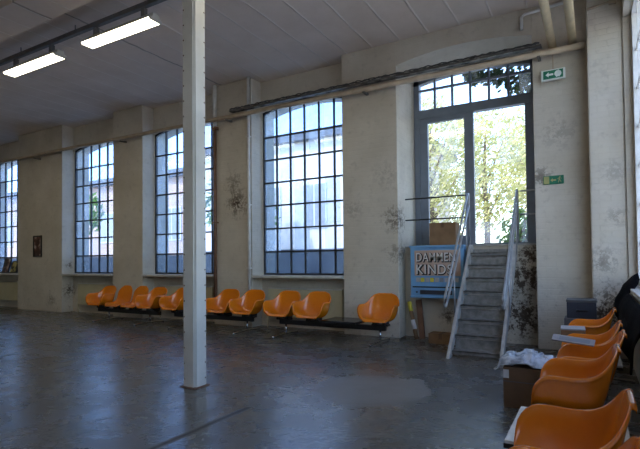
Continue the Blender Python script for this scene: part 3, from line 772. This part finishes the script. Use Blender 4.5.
# radiators in the niches
for i, (x0, x1, lab) in enumerate(((-15.4, -13.85, 'cream panel radiator in the niche below the far window with pictures'), (-11.25, -9.8, 'cream panel radiator behind the far end of the seats, nearest the wide pier'),
                                   (-8.3, -6.8, 'cream panel radiator below the window behind the steel column'), (-5.38, -3.80, 'cream panel radiator below the barred window nearest the door'))):
    root = empty('radiator', ((x0 + x1) / 2, 7.40, .2)); L = (x1 - x0) / 2
    b = MB(); b.box(-L, L, -.03, .03, 0, .52, .012); b.build('panel', M['cream'], root)
    b = MB(); b.box(-L, L, -.034, .034, .52, .535, .003)
    b.build('top_grille', M['sill'], root)
    for s in (-.7, .7):
        b = MB(); b.box(s * L - .02, s * L + .02, .03, .0985, .1, .4); b.build('wall_bracket', M['tray'], root)
    b = MB(); b.tube([(-L - .03, 0, .06), (-L - .03, 0, -.2)], .012, 8); b.tube([(-L - .03, 0, .06), (-L + .01, 0, .06)], .012, 8); b.build('supply_pipe', M['cream'], root)
    tag(root, lab, 'radiator')

# black jacket draped over the side sill
jb = bmesh.new(); nu_, nv_ = 40, 40; J = []
for j in range(nv_ + 1):
    t = j / nv_; rw = []
    for i in range(nu_ + 1):
        s_ = i / nu_                                       # along the sill, 0 nearest, 1 in the corner
        ya, yb_ = 3.6, 6.62
        hump = .13 * max(0, 1 - abs(s_ - .93) / .12)       # bunched up at the corner end
        if t < .3:
            k = t / .3; on = min(1, max(0, (s_ - .80) / .06)); x = (.425 - .13 * k) * on + (.312 - .02 * k) * (1 - on); z = (.925 + hump * (1 - k) + .015 * math.sin(k * PI)) * on + (.855 - .02 * k) * (1 - on)
        else:
            k = (t - .3) / .7; x = .290 - .075 * math.sin(min(1, k * 1.25) * PI / 2) * (.35 + .65 * math.sin(min(1, (1 - s_) * 4 + .12) * PI / 2)); on = min(1, max(0, (s_ - .80) / .06)); z = (.915 if on > .5 else .835) - k * (.34 - .17 * s_) if on in (0, 1) else .835 + .08 * on - k * (.34 - .17 * s_)
        y = ya + (yb_ - ya) * s_ - .25 * max(0, t - .3) * s_
        fold = math.sin(s_ * 22 + 2 * t) * .5 + math.sin(s_ * 41 + 5 * t) * .25 + mnoise.noise(Vector((s_ * 6, t * 4, 1)))
        fold = (fold + 1.2) * .5
        x -= (.003 + .045 * max(0, t - .3)) * fold
        rw.append(jb.verts.new((x, y, z + .012 * fold)))
    J.append(rw)
for A, C in zip(J, J[1:]):
    for k in range(nu_): jb.faces.new((A[k], A[k + 1], C[k + 1], C[k])).smooth = True
me = bpy.data.meshes.new('jacket'); jb.to_mesh(me); jb.free(); me.materials.append(M['cloth_black'])
jk = bpy.data.objects.new('jacket', me); COL.objects.link(jk); md = jk.modifiers.new('thickness', 'SOLIDIFY'); md.thickness = .012; md.offset = 1
tag(jk, 'black jacket draped over the white side sill near the corner', 'jacket')

# ------------------------------------------------------------------ outside
GZ = .35
g = MB(); g.box(-60, 40, 8.36, 70, GZ - .3, GZ); g.box(.86, 40, -30, 8.36, GZ - .3, GZ); structure(g.build('ground', M['stone']))
g = MB(); g.box(-2.9, -.5, 8.36, 9.6, GZ, 1.44); structure(g.build('outdoor_landing', M['stone']), 'pale landing outside the door', 'landing')

def house(name, x0, x1, y0, y1, h, mat, label, wx, wz, ww, wh, plinth=1.2):
    root = empty(name, ((x0 + x1) / 2, y0, GZ))
    b = MB(); b.box(x0, x1, y0, y1, GZ + plinth, h); at(root, b.build('wall', M[mat], root))
    b = MB(); b.box(x0 - .03, x1 + .03, y0 - .04, y1, GZ, GZ + plinth); at(root, b.build('plinth', M['facade_dark'], root))
    b = MB(); b.box(x0 - .3, x1 + .3, y0 - .3, y1 + .3, h, h + .35); at(root, b.build('roof', M['roof'], root))
    for z in wz:
        for x in wx:
            if x + ww > x1: continue
            b = MB(); b.box(x - .06, x + ww + .06, y0 - .05, y0 + .02, z - .06, z + wh + .06); wo = at(root, b.build('window_surround', M['white_paint'], root))
            c = MB(); c.box(x, x + ww / 2 - .03, y0 - .06, y0, z, z + wh); c.box(x + ww / 2 + .03, x + ww, y0 - .06, y0, z, z + wh)
            c.build('pane', M['ext_window'], wo)
    tag(root, label, 'building')
house('workshop_building', -15.6, -6.2, 16.5, 24, 6.1, 'facade_pale', 'pale rendered building seen through the barred window nearest the door', [-14.6 + 2.2 * k for k in range(4)], [2.6], 1.0, 1.7, 1.35)
house('brick_building', -36, -16.6, 17.5, 26, 5.6, 'facade_brick', 'brick building with white-edged windows seen through the far barred windows', [-35 + 2.6 * k for k in range(8)], [2.4], 1.2, 1.6)
house('white_building', -2.5, 7.5, 22, 28, 5.2, 'facade_pale', 'pale building behind the sunlit trees outside the door', [-1.5, 2.0, 5.0], [2.6], 1.1, 1.5, .4)

def tree(loc, rx, ry, rz, zc, n, mat, label, size=.16, trunk=True, name='leafy_tree', seed=1):
    rnd = random.Random(seed); root = empty(name, loc)
    b = bmesh.new()
    for _ in range(n):
        while True:
            p = Vector((rnd.uniform(-1, 1), rnd.uniform(-1, 1), rnd.uniform(-1, 1)))
            if p.length <= 1 and mnoise.noise(p * 2.3 + Vector((seed, 0, 0))) > -.18: break
        c = Vector((p.x * rx, p.y * ry, zc + p.z * rz))
        d = Vector((rnd.gauss(0, 1), rnd.gauss(0, 1), rnd.gauss(0, 1))).normalized(); t = d.orthogonal().normalized(); s = d.cross(t)
        k = size * rnd.uniform(.6, 1.3)
        vs = [b.verts.new(c + q) for q in (-t * k, s * k * .45 + d * k * .1, t * k, -s * k * .45 + d * k * .1)]
        b.faces.new(vs)
    me = bpy.data.meshes.new('crown'); b.to_mesh(me); b.free(); me.materials.append(M[mat])
    o = bpy.data.objects.new('crown', me); COL.objects.link(o); o.parent = root
    if trunk:
        t = MB(); t.tube([(0, 0, 0), (.05, .03, zc * .5), (-.03, 0, zc), (.05, 0, zc + rz * .6)], [.14, .11, .08, .03], 9)
        for k in range(5):
            a = k * 1.4; t.tube([(0, 0, zc * (.55 + .08 * k)), (math.cos(a) * rx * .6, math.sin(a) * ry * .6, zc + rz * (.1 * k))], [.05, .015], 6)
        t.build('trunk', M['bark'], root)
    tag(root, label, 'plant' if name == 'bush' else 'tree'); return root
tree((-4.0, 13.2, GZ), 1.45, 1.4, 2.2, 3.3, 4200, 'leaf_sunlit', 'pale sunlit tree seen through the closed door leaf', .075, seed=3)
tree((-1.15, 14.8, GZ), 1.35, 1.5, 2.1, 3.5, 4200, 'leaf_sunlit', 'pale sunlit tree seen through the wide pane beside the leaf', .075, seed=5)
tree((-3.5, 18.6, GZ), 1.7, 1.5, 2.5, 4.2, 5200, 'leaf_sunlit', 'pale sunlit tree farther off, behind the middle stile of the door', .09, seed=13)
tree((-1.25, 10.4, GZ), .5, .4, .55, 1.35, 700, 'leaf_green', 'green bush beside the landing, low in the wide pane', .07, True, 'bush', seed=6)
tree((-11.5, 14.2, GZ), 1.5, 1.3, 1.7, 3.0, 1600, 'leaf_green', 'green tree outside the barred windows behind the steel column', .14, seed=8)
tree((-22.0, 14.0, GZ), 1.8, 1.3, 1.5, 3.2, 1600, 'leaf_green', 'green tree outside the far barred windows', .15, seed=9)
# ivy hanging in front of the door head
vr = random.Random(11); b = bmesh.new()
for _ in range(800):
    a = vr.random(); x = -.66 - a ** 1.3 * 1.25; drop = ((1 - a) ** 1.6 * 1.0 + .16 * abs(math.sin(x * 17))) * vr.random() ** .8 + .10 * vr.random()
    c = Vector((x, 8.45 + vr.uniform(-.06, .25), 4.55 - drop))
    d = Vector((vr.gauss(0, 1), vr.gauss(0, 1) - .5, vr.gauss(0, 1))).normalized(); t = d.orthogonal().normalized(); s = d.cross(t); k = .06 * vr.uniform(.6, 1.2)
    b.faces.new([b.verts.new(c + q) for q in (-t * k, s * k * .6, t * k, -s * k * .6)])
me = bpy.data.meshes.new('ivy'); b.to_mesh(me); b.free(); me.materials.append(M['leaf_dark'])
iv = bpy.data.objects.new('hanging_ivy', me); COL.objects.link(iv)
st_ = MB()
for x in (-.66, -.78, -.95, -1.2): st_.tube([(x, 8.42, 4.7), (x + .02, 8.46, 4.2), (x - .03, 8.5, 4.45 - (1.6 + x) * .9)], .006, 5)
st_.build('stem', M['bark'], iv)
tag(iv, 'dark ivy hanging outside over the upper right corner of the door', 'ivy', None, 'stuff')

# ------------------------------------------------------------------ light
wd = bpy.data.worlds.new('World'); S.world = wd; wd.use_nodes = True; nt = wd.node_tree
bg = nt.nodes['Background']; sky = N(nt, 'ShaderNodeTexSky'); sky.sky_type = 'NISHITA'
sky.sun_disc = False; sky.sun_elevation = math.radians(48); sky.sun_rotation = math.radians(200); sky.air_density = 1.0; sky.dust_density = 1.0; sky.ozone_density = 1.9
nt.links.new(sky.outputs[0], bg.inputs[0]); bg.inputs[1].default_value = 1.1
sl = bpy.data.lights.new('sun', 'SUN'); sl.energy = 7.5; sl.angle = .01; sl.color = (1, .94, .84)
so = bpy.data.objects.new('sun', sl); COL.objects.link(so)
sd = Vector((.35, .72, -.90)).normalized(); so.rotation_euler = sd.to_track_quat('-Z', 'Y').to_euler()

# ------------------------------------------------------------------ camera
F, yaw, pitch, roll, sh = 477.48, .52134, .0243, -.010164, 24.03
fw = Vector((-math.sin(yaw) * math.cos(pitch), math.cos(yaw) * math.cos(pitch), math.sin(pitch)))
rt = Vector((math.cos(yaw), math.sin(yaw), 0)); up = rt.cross(fw)
r2 = math.cos(roll) * rt + math.sin(roll) * up; u2 = -math.sin(roll) * rt + math.cos(roll) * up
cam = bpy.data.cameras.new('camera'); co = bpy.data.objects.new('camera', cam); COL.objects.link(co)
mw = Matrix((r2, u2, -fw)).transposed().to_4x4(); mw.translation = (0, 0, 1.25); co.matrix_world = mw
cam.sensor_width = 36; cam.lens = F / 640 * 36; cam.shift_y = sh / 640; cam.clip_start = .05; cam.clip_end = 300
S.camera = co
S.view_settings.view_transform = 'Standard'; S.view_settings.look = 'None'; S.view_settings.gamma = 1; S.view_settings.use_curve_mapping = False
S.view_settings.exposure = 0.0
S.cycles.use_denoising = True; S.cycles.max_bounces = 10; S.cycles.diffuse_bounces = 6; S.cycles.transparent_max_bounces = 12; S.cycles.sample_clamp_indirect = 6
